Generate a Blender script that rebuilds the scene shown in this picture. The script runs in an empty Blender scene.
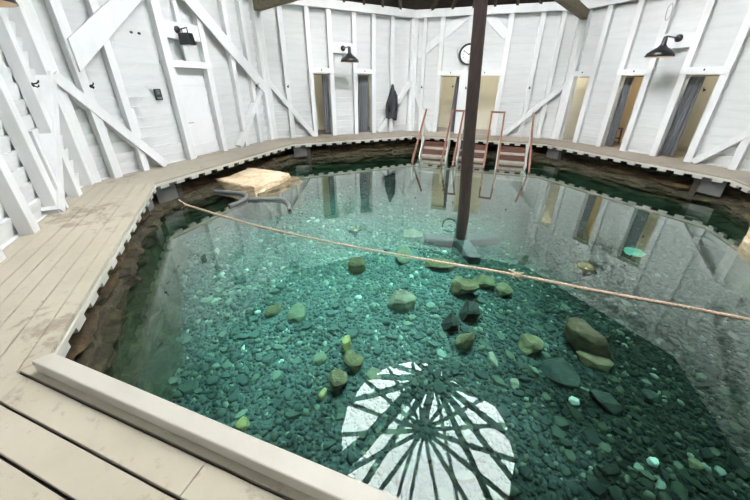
import bpy, bmesh, math, random
import numpy as np
from math import sin, cos, tan, pi, radians, hypot, atan2, sqrt
from mathutils import Vector, Matrix, noise
rnd = random.Random(7)
C = bpy.context.scene.collection
SC = bpy.context.scene

# ------------------------------------------------------------------ layout
AI, AW = 4.93, 5.99            # apothem of the pool edge and of the siding
T = tan(pi / 8)
WZ = -0.55                     # water level below the deck
FZ = -1.13                     # pool floor
EZ = 3.49                      # underside of the wall plate
RC, RR, RZ = (-0.12, -0.06), 2.42, 6.2     # roof opening: centre, radius, height
SIDES = ['south', 'southwest', 'west', 'northwest', 'north', 'northeast', 'east', 'southeast']

def fm(k): return Matrix.Rotation(radians(-180 - 45 * k), 4, 'Z')      # facet frame: x right, y outward, z up
def fp(k, x, y, z): return fm(k) @ Vector((x, y, z))

# ------------------------------------------------------------------ materials
def newmat(name):
    m = bpy.data.materials.new(name); m.use_nodes = True
    nt = m.node_tree; b = nt.nodes['Principled BSDF']
    return m, nt, b
def N(nt, t, **kw):
    n = nt.nodes.new(t)
    for a, v in kw.items():
        if a.startswith('i_'): n.inputs[a[2:].replace('_', ' ')].default_value = v
        else: setattr(n, a, v)
    return n
def ramp(nt, fac, stops, interp='LINEAR'):
    r = nt.nodes.new('ShaderNodeValToRGB'); r.color_ramp.interpolation = interp
    e = r.color_ramp.elements
    while len(e) < len(stops): e.new(0.5)
    for q, (p, c) in zip(e, stops): q.position = p; q.color = (c[0], c[1], c[2], 1)
    nt.links.new(fac, r.inputs[0]); return r.outputs[0]
def mix(nt, fac, a, b, mode='MIX'):
    m = nt.nodes.new('ShaderNodeMix'); m.data_type = 'RGBA'; m.blend_type = mode
    for s, v in ((m.inputs[0], fac), (m.inputs[6], a), (m.inputs[7], b)):
        if hasattr(v, 'links'): nt.links.new(v, s)
        elif isinstance(v, (int, float)): s.default_value = v
        else: s.default_value = (v[0], v[1], v[2], 1)
    return m.outputs[2]
def noise_tex(nt, scale, detail=4, rough=0.55, stretch=None, coord='Object', dist=0.0):
    src = nt.nodes.new('ShaderNodeNewGeometry').outputs['Position'] if coord == 'Pos' else nt.nodes.new('ShaderNodeTexCoord').outputs[coord]
    if stretch:
        mp = nt.nodes.new('ShaderNodeMapping'); mp.inputs['Scale'].default_value = stretch
        nt.links.new(src, mp.inputs[0]); src = mp.outputs[0]
    n = N(nt, 'ShaderNodeTexNoise'); n.inputs['Scale'].default_value = scale
    n.inputs['Detail'].default_value = detail; n.inputs['Roughness'].default_value = rough
    n.inputs['Distortion'].default_value = dist
    nt.links.new(src, n.inputs['Vector']); return n.outputs['Fac']
def bump(nt, b, h, strength=0.3, dist=0.01):
    n = nt.nodes.new('ShaderNodeBump'); n.inputs['Strength'].default_value = strength; n.inputs['Distance'].default_value = dist
    nt.links.new(h, n.inputs['Height']); nt.links.new(n.outputs[0], b.inputs['Normal'])
def N_map(nt, v, lo, hi):
    m = N(nt, 'ShaderNodeMapRange'); m.inputs[1].default_value = lo; m.inputs[2].default_value = hi
    nt.links.new(v, m.inputs[0]); return m.outputs[0]
def paint(name, base, dirt, amount=0.5, scale=3.0, stretch=(1, 1, 1), rough=0.55, speck=None, bumpy=0.25):
    m, nt, b = newmat(name)
    f = noise_tex(nt, scale, 6, 0.65, stretch)
    fac = ramp(nt, f, [(0.42, (0, 0, 0)), (0.75, (amount,) * 3)])
    col = mix(nt, fac, base, dirt)
    if speck:
        g = noise_tex(nt, 22, 3, 0.6)
        col = mix(nt, ramp(nt, g, [(0.66, (0, 0, 0)), (0.72, (0.8,) * 3)]), col, speck)
    nt.links.new(col, b.inputs['Base Color']); b.inputs['Roughness'].default_value = rough
    bump(nt, b, noise_tex(nt, scale * 8, 4, 0.6, stretch), bumpy, 0.004)
    return m
def plain(name, col, rough=0.5, metal=0.0, var=0.15, scale=12):
    m, nt, b = newmat(name)
    f = noise_tex(nt, scale, 4)
    d = tuple(c * (1 - var) for c in col)
    nt.links.new(mix(nt, f, col, d), b.inputs['Base Color'])
    b.inputs['Roughness'].default_value = rough; b.inputs['Metallic'].default_value = metal
    return m
def wood(name, c1, c2, rough=0.7, stretch=(1, 1, 12), scale=4):
    m, nt, b = newmat(name)
    f = noise_tex(nt, scale, 6, 0.6, stretch)
    nt.links.new(ramp(nt, f, [(0.3, c1), (0.7, c2)]), b.inputs['Base Color'])
    b.inputs['Roughness'].default_value = rough
    bump(nt, b, f, 0.4, 0.006)
    return m
M = {}
M['siding'] = paint('white_siding_paint', (0.66, 0.67, 0.665), (0.52, 0.53, 0.52), 0.6, 2.0, (0.6, 1, 5), 0.6, bumpy=0.5)
M['white'] = paint('white_timber_paint', (0.67, 0.68, 0.675), (0.54, 0.55, 0.54), 0.5, 2.5, (3, 3, 0.6), 0.5)
M['door'] = paint('white_door_paint', (0.68, 0.685, 0.685), (0.58, 0.58, 0.57), 0.4, 3, (1, 1, 1), 0.45)
M['cream'] = paint('cream_board_paint', (0.72, 0.70, 0.61), (0.62, 0.59, 0.49), 0.5, 2.5, (6, 6, 0.5), 0.6)
def deck_material():
    m, nt, b = newmat('worn_deck_paint')
    tc = nt.nodes.new('ShaderNodeTexCoord')
    f = noise_tex(nt, 1.6, 6, 0.65)
    col = mix(nt, ramp(nt, f, [(0.35, (0, 0, 0)), (0.75, (0.7,) * 3)]), (0.425, 0.39, 0.305), (0.335, 0.30, 0.225))
    # the colour turns a darker grey-brown towards the far side of the walkway
    p = N(nt, 'ShaderNodeSeparateXYZ'); nt.links.new(nt.nodes.new('ShaderNodeNewGeometry').outputs['Position'], p.inputs[0])
    y = N(nt, 'ShaderNodeMath', operation='MULTIPLY_ADD'); nt.links.new(noise_tex(nt, 2.5, 6, .7), y.inputs[0]); y.inputs[1].default_value = 2.0; nt.links.new(p.outputs['Y'], y.inputs[2])
    col = mix(nt, ramp(nt, N_map(nt, y.outputs[0], -2.6, 1.2), [(0, (0, 0, 0)), (1, (.85,) * 3)]), col, (0.235, 0.205, 0.165))
    g = noise_tex(nt, 14, 4, 0.7)
    col = mix(nt, ramp(nt, g, [(0.60, (0, 0, 0)), (0.66, (0.6,) * 3)]), col, (0.30, 0.26, 0.20))
    gm = nt.nodes.new('ShaderNodeNewGeometry')
    # worn boards: bare greyish wood where people walk, a stain with its own ragged shape
    w = noise_tex(nt, 4.5, 8, 0.75, (1, 1, 1), 'Object', 0.6)
    w2 = noise_tex(nt, 0.55, 2, 0.5)
    ww = N(nt, 'ShaderNodeMath', operation='MULTIPLY'); nt.links.new(w, ww.inputs[0]); nt.links.new(w2, ww.inputs[1])
    col = mix(nt, ramp(nt, ww.outputs[0], [(0.285, (0, 0, 0)), (0.33, (0.8,) * 3)]), col, (0.22, 0.185, 0.135))
    nt.links.new(col, b.inputs['Base Color']); b.inputs['Roughness'].default_value = 0.62
    bump(nt, b, noise_tex(nt, 30, 4, 0.6), 0.25, 0.003)
    return m
M['deck'] = deck_material()
M['curb'] = paint('curb_paint', (0.45, 0.43, 0.37), (0.38, 0.355, 0.295), 0.4, 2, (1, 1, 1), 0.55, (0.45, 0.41, 0.33))
M['lip'] = paint('shaded_lip_paint', (0.42, 0.41, 0.37), (0.30, 0.29, 0.25), 0.6, 3, (1, 1, 1), 0.6)  # greyed so the colour holds the shade under the walkway edge
M['darkwood'] = wood('dark_roof_wood', (0.018, 0.014, 0.011), (0.06, 0.045, 0.033), 0.85)
M['rafter'] = wood('weathered_rafter_wood', (0.05, 0.042, 0.03), (0.13, 0.105, 0.07), 0.85)
M['tie'] = wood('weathered_tie_wood', (0.10, 0.085, 0.055), (0.24, 0.20, 0.13), 0.85, (1, 12, 12), 2)
M['pole'] = wood('dark_pole_wood', (0.012, 0.007, 0.006), (0.05, 0.027, 0.02), 0.55, (8, 8, 0.7), 6)
M['footwood'] = wood('sunken_timber', (0.05, 0.06, 0.065), (0.12, 0.13, 0.135), 0.9)
M['rail'] = wood('brown_handrail_wood', (0.13, 0.055, 0.034), (0.24, 0.108, 0.07), 0.6, (8, 8, 1))
M['tread'] = wood('brown_tread_wood', (0.075, 0.032, 0.024), (0.16, 0.075, 0.052), 0.7, (1, 8, 8))
M['nosing'] = paint('pale_step_edge_paint', (0.40, 0.37, 0.32), (0.25, 0.21, 0.17), 0.6, 5, (1, 1, 1), 0.6)
M['stringer'] = paint('grey_stringer_paint', (0.52, 0.52, 0.47), (0.33, 0.32, 0.27), 0.6, 4, (1, 1, 1), 0.6)
M['cornerboard'] = paint('grey_weathered_board', (0.10, 0.10, 0.092), (0.05, 0.05, 0.045), 0.6, 4, (1, 1, 1), 0.7)
M['black'] = plain('black_enamel', (0.012, 0.012, 0.013), 0.35)
M['iron'] = plain('black_iron', (0.014, 0.014, 0.015), 0.5, 0.3)
M['curtain'] = plain('grey_curtain_cloth', (0.17, 0.18, 0.19), 0.9, 0, 0.3, 6)
M['robe'] = plain('charcoal_towelling', (0.055, 0.055, 0.065), 0.95, 0, 0.5, 18)
M['sign'] = plain('dark_sign_face', (0.02, 0.03, 0.03), 0.4)
M['signtext'] = plain('pale_sign_lettering', (0.22, 0.24, 0.24), 0.5)
M['dial'] = plain('white_clock_dial', (0.80, 0.80, 0.79), 0.4, 0, 0.02)
M['steel'] = plain('satin_steel', (0.35, 0.35, 0.35), 0.3, 0.9, 0.1)
M['stool'] = wood('dark_red_stool_wood', (0.06, 0.018, 0.012), (0.15, 0.05, 0.03), 0.4)
M['foam'] = plain('dark_grey_foam', (0.16, 0.165, 0.17), 0.8, 0, 0.15, 20)
M['hole'] = plain('black_hollow', (0.02, 0.02, 0.02), 0.9)
M['shadeinside'] = plain('cream_shade_lining', (0.75, 0.58, 0.42), 0.6, 0, 0.05)
def rope_material():
    m, nt, b = newmat('tan_rope')
    f = noise_tex(nt, 60, 2, 0.5)
    nt.links.new(ramp(nt, f, [(0.3, (0.42, 0.28, 0.19)), (0.7, (0.66, 0.50, 0.38))]), b.inputs['Base Color'])
    b.inputs['Roughness'].default_value = 0.9
    bump(nt, b, f, 0.8, 0.004); return m
M['rope'] = rope_material()
def bulb_material():
    m, nt, b = newmat('warm_bulb'); b.inputs['Emission Color'].default_value = (1, 0.66, 0.35, 1)
    b.inputs['Emission Strength'].default_value = 1.5; return m
M['bulb'] = bulb_material()
def stone(name, c1, c2, c3, scale=5, rough=0.85):
    m, nt, b = newmat(name)
    f = noise_tex(nt, scale, 8, 0.65, (1, 1, 3))
    nt.links.new(ramp(nt, f, [(0.3, c1), (0.5, c2), (0.72, c3)]), b.inputs['Base Color'])
    b.inputs['Roughness'].default_value = rough
    bump(nt, b, noise_tex(nt, scale * 3, 8, 0.7), 0.6, 0.02); return m
M['slab'] = stone('tan_limestone', (0.36, 0.25, 0.13), (0.60, 0.47, 0.31), (0.74, 0.64, 0.48), 4)
M['ledge'] = stone('ochre_limestone', (0.20, 0.13, 0.06), (0.38, 0.26, 0.13), (0.52, 0.40, 0.24), 5)
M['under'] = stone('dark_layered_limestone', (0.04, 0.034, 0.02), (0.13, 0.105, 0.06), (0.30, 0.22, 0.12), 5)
M['r_olive'] = stone('olive_stone', (0.09, 0.075, 0.038), (0.20, 0.17, 0.09), (0.34, 0.30, 0.18))
M['r_pale'] = stone('pale_stone', (0.17, 0.155, 0.10), (0.32, 0.30, 0.22), (0.52, 0.50, 0.38))
M['r_palegreen'] = stone('pale_green_stone', (0.15, 0.16, 0.10), (0.25, 0.27, 0.18), (0.36, 0.38, 0.26))
M['r_dark'] = stone('dark_slate', (0.012, 0.02, 0.018), (0.035, 0.043, 0.036), (0.08, 0.085, 0.07))
M['r_brown'] = stone('brown_stone', (0.05, 0.036, 0.02), (0.10, 0.075, 0.042), (0.18, 0.135, 0.08))
M['r_tan'] = stone('tan_stone', (0.16, 0.10, 0.055), (0.28, 0.19, 0.11), (0.38, 0.28, 0.18))
M['r_yellow'] = stone('yellow_stone', (0.28, 0.24, 0.08), (0.46, 0.40, 0.17), (0.58, 0.52, 0.28))
M['r_white'] = stone('white_stone', (0.40, 0.42, 0.38), (0.60, 0.62, 0.57), (0.72, 0.73, 0.70))
M['r_aqua'] = stone('aqua_stone', (0.26, 0.42, 0.37), (0.38, 0.56, 0.49), (0.48, 0.66, 0.58))

def pale_factor(nt):
    """weight of the paler colour over the middle and left of the pool, ragged at its edge"""
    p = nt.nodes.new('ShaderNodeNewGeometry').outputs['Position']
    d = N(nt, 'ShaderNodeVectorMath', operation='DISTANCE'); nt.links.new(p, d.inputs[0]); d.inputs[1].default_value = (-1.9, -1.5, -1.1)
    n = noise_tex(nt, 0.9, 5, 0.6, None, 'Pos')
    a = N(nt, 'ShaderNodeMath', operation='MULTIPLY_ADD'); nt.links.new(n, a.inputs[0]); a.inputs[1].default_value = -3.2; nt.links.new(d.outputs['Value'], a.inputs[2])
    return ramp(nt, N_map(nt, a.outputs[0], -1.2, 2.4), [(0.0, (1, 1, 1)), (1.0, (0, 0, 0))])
def gravel_material():
    m, nt, b = newmat('pool_gravel')
    g = nt.nodes.new('ShaderNodeNewGeometry'); o = nt.nodes.new('ShaderNodeObjectInfo')
    a = N(nt, 'ShaderNodeMath', operation='ADD'); nt.links.new(g.outputs['Random Per Island'], a.inputs[0]); nt.links.new(o.outputs['Random'], a.inputs[1])
    fr = N(nt, 'ShaderNodeMath', operation='FRACT'); nt.links.new(a.outputs[0], fr.inputs[0])
    col = ramp(nt, fr.outputs[0], [(0.0, (0.003, 0.005, 0.004)), (0.3, (0.006, 0.010, 0.006)), (0.55, (0.012, 0.018, 0.011)), (0.75, (0.026, 0.031, 0.016)), (0.9, (0.055, 0.063, 0.038)), (0.98, (0.11, 0.125, 0.09)), (1.0, (0.27, 0.30, 0.25))])
    f = noise_tex(nt, 16, 5, 0.6, None, 'Pos')
    col = mix(nt, 0.55, col, ramp(nt, f, [(0.3, (0.35,) * 3), (0.7, (1.25,) * 3)]), 'MULTIPLY')
    s = pale_factor(nt)
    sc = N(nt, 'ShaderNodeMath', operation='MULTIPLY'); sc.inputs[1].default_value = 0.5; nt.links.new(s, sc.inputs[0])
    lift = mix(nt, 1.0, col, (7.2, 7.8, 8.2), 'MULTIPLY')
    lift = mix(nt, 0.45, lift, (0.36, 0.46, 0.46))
    col = mix(nt, s, col, lift)  # gravel turns paler and bluer over the middle and left
    nt.links.new(col, b.inputs['Base Color']); b.inputs['Roughness'].default_value = 0.9
    return m
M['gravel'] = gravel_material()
def bed_material():
    m, nt, b = newmat('pool_bed_surface')
    v = N(nt, 'ShaderNodeTexVoronoi'); v.inputs['Scale'].default_value = 22
    nt.links.new(nt.nodes.new('ShaderNodeNewGeometry').outputs['Position'], v.inputs['Vector'])
    col = ramp(nt, v.outputs['Color'], [(0.1, (0.002, 0.004, 0.003)), (0.9, (0.013, 0.018, 0.011))])
    s = pale_factor(nt)
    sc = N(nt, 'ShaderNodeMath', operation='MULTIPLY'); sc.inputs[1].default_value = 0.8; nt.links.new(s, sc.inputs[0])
    col = mix(nt, sc.outputs[0], col, (0.32, 0.42, 0.41))  # bed turns paler over the middle and left
    nt.links.new(col, b.inputs['Base Color']); b.inputs['Roughness'].default_value = 0.95
    bump(nt, b, v.outputs['Distance'], 0.8, 0.03); return m
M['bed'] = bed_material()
def bank_material():
    m, nt, b = newmat('layered_bank_rock')
    p = nt.nodes.new('ShaderNodeNewGeometry').outputs['Position']
    s = N(nt, 'ShaderNodeSeparateXYZ'); nt.links.new(p, s.inputs[0])
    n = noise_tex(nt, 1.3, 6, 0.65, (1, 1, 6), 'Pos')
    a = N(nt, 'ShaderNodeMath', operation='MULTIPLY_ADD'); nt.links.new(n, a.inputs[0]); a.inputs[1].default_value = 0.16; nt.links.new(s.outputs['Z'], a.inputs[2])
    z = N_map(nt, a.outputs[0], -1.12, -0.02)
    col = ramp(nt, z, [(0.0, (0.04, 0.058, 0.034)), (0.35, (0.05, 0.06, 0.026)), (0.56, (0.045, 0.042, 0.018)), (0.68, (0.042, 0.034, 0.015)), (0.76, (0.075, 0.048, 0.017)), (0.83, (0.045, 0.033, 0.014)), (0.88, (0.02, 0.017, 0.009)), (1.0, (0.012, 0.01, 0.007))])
    f = noise_tex(nt, 4, 10, 0.75, (1, 1, 5), 'Pos', 0.8)
    col = mix(nt, 0.8, col, ramp(nt, f, [(0.35, (0.15,) * 3), (0.5, (0.8,) * 3), (0.68, (2.4,) * 3)]), 'MULTIPLY')
    nt.links.new(col, b.inputs['Base Color']); b.inputs['Roughness'].default_value = 0.85
    bump(nt, b, f, 0.8, 0.05); return m
M['bank'] = bank_material()
def water_material():
    m = bpy.data.materials.new('clear_spring_water'); m.use_nodes = True; nt = m.node_tree
    for n in list(nt.nodes):
        if n.type == 'BSDF_PRINCIPLED': nt.nodes.remove(n)
    out = next(n for n in nt.nodes if n.type == 'OUTPUT_MATERIAL')
    g = nt.nodes.new('ShaderNodeNewGeometry')
    bp = nt.nodes.new('ShaderNodeBump'); bp.inputs['Strength'].default_value = 0.03; bp.inputs['Distance'].default_value = 0.012
    nt.links.new(noise_tex(nt, 3.0, 2, 0.5, None, 'Pos'), bp.inputs['Height'])
    d = N(nt, 'ShaderNodeVectorMath', operation='DOT_PRODUCT'); nt.links.new(g.outputs['Incoming'], d.inputs[0]); nt.links.new(g.outputs['Normal'], d.inputs[1])
    ab = N(nt, 'ShaderNodeMath', operation='ABSOLUTE'); nt.links.new(d.outputs['Value'], ab.inputs[0])
    om = N(nt, 'ShaderNodeMath', operation='SUBTRACT'); om.inputs[0].default_value = 1.0; nt.links.new(ab.outputs[0], om.inputs[1])
    fr = ramp(nt, om.outputs[0], [(p, (v, v, v)) for p, v in ((0, .011), (.2, .0148), (.3, .034), (.4, .092), (.5, .235), (.6, .40), (.7, .54), (.8, .66), (1, 1))])
    tr = nt.nodes.new('ShaderNodeBsdfTransparent'); gl = nt.nodes.new('ShaderNodeBsdfGlossy'); gl.inputs['Roughness'].default_value = 0.0; gl.inputs['Color'].default_value = (.93, 1, .97, 1)
    nt.links.new(bp.outputs[0], gl.inputs['Normal'])
    mx = nt.nodes.new('ShaderNodeMixShader'); nt.links.new(fr, mx.inputs[0]); nt.links.new(tr.outputs[0], mx.inputs[1]); nt.links.new(gl.outputs[0], mx.inputs[2])
    nt.links.new(mx.outputs[0], out.inputs['Surface'])
    va = nt.nodes.new('ShaderNodeVolumeAbsorption'); va.inputs['Color'].default_value = WATER_COL; va.inputs['Density'].default_value = WATER_DEN
    nt.links.new(va.outputs[0], out.inputs['Volume'])
    return m
WATER_COL = (0.17, 0.87, 0.74, 1); WATER_DEN = 0.85
M['water'] = water_material()

# ------------------------------------------------------------------ mesh helpers
class MB:
    def __init__(s): s.v = []; s.f = []
    def add(s, vs, fs):
        o = len(s.v); s.v += [tuple(p) for p in vs]; s.f += [tuple(i + o for i in q) for q in fs]; return s
    def box(s, x0, x1, y0, y1, z0, z1, mat=None):
        p = [(x, y, z) for z in (z0, z1) for y in (y0, y1) for x in (x0, x1)]
        if mat: p = [mat @ Vector(q) for q in p]
        return s.add(p, [(0, 2, 3, 1), (4, 5, 7, 6), (0, 1, 5, 4), (2, 6, 7, 3), (0, 4, 6, 2), (1, 3, 7, 5)])
    def beam(s, a, b, w, h, up=(0, 0, 1)):
        a, b = Vector(a), Vector(b); d = (b - a).normalized(); u = Vector(up)
        r = d.cross(u).normalized(); u = r.cross(d).normalized()
        p = [q + r * (w / 2 * i) + u * (h / 2 * j) for q in (a, b) for j in (-1, 1) for i in (-1, 1)]
        return s.add(p, [(0, 2, 3, 1), (4, 5, 7, 6), (0, 1, 5, 4), (2, 6, 7, 3), (0, 4, 6, 2), (1, 3, 7, 5)])
    def tube(s, pts, r, n=10, caps=True):
        pts = [Vector(p) for p in pts]; rr = r if isinstance(r, (list, tuple)) else [r] * len(pts)
        o = len(s.v); up = None
        for i, p in enumerate(pts):
            d = (pts[min(i + 1, len(pts) - 1)] - pts[max(i - 1, 0)]).normalized()
            if up is None: up = Vector((0, 0, 1)) if abs(d.z) < 0.9 else Vector((1, 0, 0))
            a = d.cross(up).normalized(); up = a.cross(d).normalized()
            for j in range(n):
                t = 2 * pi * j / n; s.v.append(tuple(p + (a * cos(t) + up * sin(t)) * rr[i]))
        for i in range(len(pts) - 1):
            for j in range(n):
                k = (j + 1) % n; s.f.append((o + i * n + j, o + i * n + k, o + (i + 1) * n + k, o + (i + 1) * n + j))
        if caps:
            s.f.append(tuple(o + j for j in range(n))[::-1]); s.f.append(tuple(o + (len(pts) - 1) * n + j for j in range(n)))
        return s
    def lathe(s, prof, n=28, mat=None):
        o = len(s.v)
        for r, z in prof:
            for j in range(n):
                t = 2 * pi * j / n; q = Vector((r * cos(t), r * sin(t), z)); s.v.append(tuple(mat @ q if mat else q))
        for i in range(len(prof) - 1):
            for j in range(n):
                k = (j + 1) % n; s.f.append((o + i * n + j, o + i * n + k, o + (i + 1) * n + k, o + (i + 1) * n + j))
        return s
    def build(s, name, m, parent=None, smooth=False, bevel=0.0, loc=None, rot=None):
        me = bpy.data.meshes.new(name); me.from_pydata(s.v, [], s.f); me.update()
        if smooth: me.polygons.foreach_set('use_smooth', [True] * len(me.polygons))
        return place(name, me, m, parent, bevel, loc, rot)
def place(name, me, m, parent=None, bevel=0.0, loc=None, rot=None):
    o = bpy.data.objects.new(name, me); C.objects.link(o)
    if m and not me.materials: me.materials.append(m)
    if parent: o.parent = parent
    if loc: o.location = loc
    if rot: o.rotation_euler = rot
    if bevel:
        b = o.modifiers.new('soft_edges', 'BEVEL'); b.width = bevel; b.segments = 2; b.limit_method = 'ANGLE'
    return o
def tag(o, label=None, cat=None, group=None, kind=None):
    if label: o['label'] = label
    if cat: o['category'] = cat
    if group: o['group'] = group
    if kind: o['kind'] = kind
    return o
def empty(name, label, cat, loc=(0, 0, 0), rz=0, group=None):
    o = bpy.data.objects.new(name, None); C.objects.link(o); o.location = loc; o.rotation_euler = (0, 0, rz); o.empty_display_size = 0.1
    return tag(o, label, cat, group)
def on_facet(name, label, cat, k, x, y, z, group=None):
    return empty(name, label, cat, fp(k, x, y, z), radians(-180 - 45 * k), group)
def hull(pts, bev=0.0):
    bm = bmesh.new()
    for p in pts: bm.verts.new(p)
    r = bmesh.ops.convex_hull(bm, input=bm.verts[:])
    bmesh.ops.delete(bm, geom=[g for g in set(r['geom_interior'] + r['geom_unused']) if isinstance(g, bmesh.types.BMVert)], context='VERTS')
    if bev: bmesh.ops.bevel(bm, geom=bm.edges[:], offset=bev, segments=1, affect='EDGES', clamp_overlap=True)
    return bm
def rock_mesh(name, sx, sy, sz, seed, pts=16, rough=0.05):
    r = random.Random(seed); P = []
    for i in range(pts):
        a = 2 * pi * (i + r.random() * .7) / pts; q = 0.82 + 0.18 * r.random(); z = r.choice((-1, 1)) * (0.55 + .45 * r.random())
        kx = q * cos(a); ky = q * sin(a)
        P.append((kx * sx / 2, ky * sy / 2, z * sz / 2 * 0.9)); P.append((kx * sx / 2 * .72, ky * sy / 2 * .72, (1 if z > 0 else -1) * sz / 2))
    bm = hull(P, min(sx, sy, sz) * 0.07)
    bmesh.ops.triangulate(bm, faces=bm.faces[:])
    bmesh.ops.subdivide_edges(bm, edges=[e for e in bm.edges if e.calc_length() > sx * .15], cuts=1, use_grid_fill=True)
    for v in bm.verts:
        n = noise.noise_vector(v.co * (4 / max(sx, .2)) + Vector((seed, 0, 0))); v.co += n * rough * min(sx, sy, sz * 2)
    me = bpy.data.meshes.new(name); bm.to_mesh(me); bm.free(); return me

# ------------------------------------------------------------------ walls
# openings (x0, x1, height) of every facet; x grows to the right when one looks outward
OPEN = {2: [(-0.36, 0.42, 1.84)], 3: [(-1.03, -0.54, 1.85), (0.38, 0.88, 1.85)], 4: [(-1.43, -0.83, 1.85), (-0.53, 0.42, 1.85)],
        5: [(-2.28, -1.84, 1.83), (-0.98, -0.47, 1.84), (0.37, 0.93, 1.84)]}
PLAIN = [(-1.75, .13), (-1.05, .13), (-.35, .13), (.35, .13), (1.05, .13), (1.75, .13)]
# studs: x, width, z0, z1, depth in front of the siding
STUDS = {
    0: [(x, w, 0, EZ, .16) for x, w in PLAIN], 6: [(x, w, 0, EZ, .16) for x, w in PLAIN], 7: [(x, w, 0, EZ, .16) for x, w in PLAIN],
    1: [(x, .14, 0, EZ, .17) for x in (-1.73, -1.03, -.34, .37, 1.05, 1.75)] + [(1.87, .05, 0, .92, .12), (1.16, .06, 0, 1.02, .2)],
    2: [(-2.03, .13, 0, EZ, .18), (-1.50, .12, 0, EZ, .16), (-.45, .16, 0, EZ, .18), (.50, .14, 0, EZ, .17), (.03, .1, 1.98, 2.36, .12), (.03, .1, 2.66, EZ, .12), (1.29, .13, 0, EZ, .16), (1.87, .12, 0, EZ, .16),
        (-1.40, .05, .62, 1.12, .12), (-.35, .04, 0, .82, .14)],
    3: [(-1.82, .13, 0, EZ, .16), (-1.10, .13, 0, EZ, .16), (-.46, .14, 0, EZ, .16), (.31, .13, 0, EZ, .16), (.95, .13, 0, EZ, .16), (1.62, .13, 0, EZ, .16)],
    4: [(-2.07, .11, 0, EZ, .16), (-1.51, .13, 0, EZ, .16), (-.68, .28, 0, 1.86, .17), (-.66, .12, 1.98, EZ, .16), (.50, .15, 0, EZ, .16), (1.36, .13, 0, EZ, .16), (1.90, .12, 0, EZ, .16)],
    5: [(-1.76, .14, 0, EZ, .16), (-1.05, .13, 0, EZ, .16), (-.40, .14, 0, EZ, .16), (.30, .13, 0, EZ, .16), (1.00, .14, 0, EZ, .16), (1.76, .13, 0, EZ, .16)]}
# boards across the studs: x0, x1, z0, z1, depth
HEADERS = {2: [(-.54, .58, 1.84, 1.97, .19), (-.38, .44, 2.36, 2.66, .15)], 3: [(-1.165, -.39, 1.85, 1.99, .175), (.245, 1.015, 1.85, 1.99, .175), (-.40, .26, 2.40, 2.68, .15)],
           4: [(-1.575, -.54, 1.85, 1.99, .175), (-.54, .575, 1.85, 1.99, .175)],
           5: [(-2.36, -1.69, 1.83, 1.97, .175), (-1.115, -.33, 1.84, 1.98, .175), (.235, 1.07, 1.84, 1.98, .175), (-.34, .24, 2.38, 2.69, .15)]}
# braces: x0, z0, x1, z1, width, depth from the siding (back, front)
LL, LR = (-2.40, 1.66, -1.14, .02, .13, 0.01, .17), (2.40, 1.66, 1.14, .02, .13, 0.01, .17)
LB = (-2.40, 1.5, -1.68, .02, .12, .01, .17)
BRACES = {0: [LL, LR], 1: [(2.40, 1.66, 1.0, .02, .14, 0.01, .2), LL], 2: [(-2.40, 1.66, -1.12, .02, .15, 0.01, .2), (2.40, 1.66, 1.02, .02, .14, 0.01, .18), (-.08, 3.44, 2.3, 1.42, .27, .17, .22)],
          3: [LL, LR], 4: [LB, (2.40, 1.66, .80, .02, .13, .01, .17), (-2.3, 2.42, -.74, 3.56, .24, .02, .08), (-.4, 3.7, .45, 2.93, .24, .02, .08)],
          5: [(2.40, 1.5, 1.10, .02, .14, .01, .17)], 6: [LL, LR, (-2.2, 2.0, -.4, 3.4, .3, .17, .22), (2.2, 2.0, .4, 3.4, .3, .17, .22)], 7: [LL, LR]}

def siding(k):
    mb = MB(); r = random.Random(100 + k); z = -0.36; L = AW + 0.05
    courses = [z]
    while z < 3.72: z += 0.165 + 0.05 * r.random(); courses.append(z)
    for z0, z1 in zip(courses, courses[1:]):
        cuts = [-L * T, L * T] + ([r.uniform(-1.8, 1.8)] if r.random() < .45 else [])
        for a, b, h in OPEN.get(k, []):
            if z0 < h and z1 > 0: cuts += [a, b]
        # the top of an opening cuts a course in two
        bands = [(z0, 0), (0, z1)] if z0 < 0 < z1 else [(z0, z1)]
        for h in {h for _, _, h in OPEN.get(k, [])}:
            bands = [q for p0, p1 in bands for q in (((p0, h), (h, p1)) if p0 < h < p1 else ((p0, p1),))]
        for p0, p1 in bands:
            xs = sorted(set(cuts))
            for x0, x1 in zip(xs, xs[1:]):
                xm = (x0 + x1) / 2
                if any(a - 1e-4 < xm < b + 1e-4 and (p0 + p1) / 2 < h and p0 > -.001 for a, b, h in OPEN.get(k, [])): continue
                n = max(1, int((x1 - x0) / .5)); j = r.uniform(-.003, .003)
                for i in range(n):
                    u0 = x0 + (x1 - x0) * i / n; u1 = x0 + (x1 - x0) * (i + 1) / n
                    def yy(u, t): return AW - (.052 * t) + j + .006 * noise.noise(Vector((u * 1.3, z0 * 7, k)))
                    f0 = (p0 - z0) / (z1 - z0); f1 = (p1 - z0) / (z1 - z0)
                    A = [(u0, yy(u0, f0), p0), (u1, yy(u1, f0), p0), (u1, yy(u1, f1), p1), (u0, yy(u0, f1), p1)]
                    B = [(u0, AW + .03, p0), (u1, AW + .03, p0), (u1, AW + .03, p1), (u0, AW + .03, p1)]
                    mb.add(A + B, [(0, 1, 2, 3), (4, 7, 6, 5), (0, 4, 5, 1), (3, 2, 6, 7), (0, 3, 7, 4), (1, 5, 6, 2)])
    return mb
WALL = []
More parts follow.
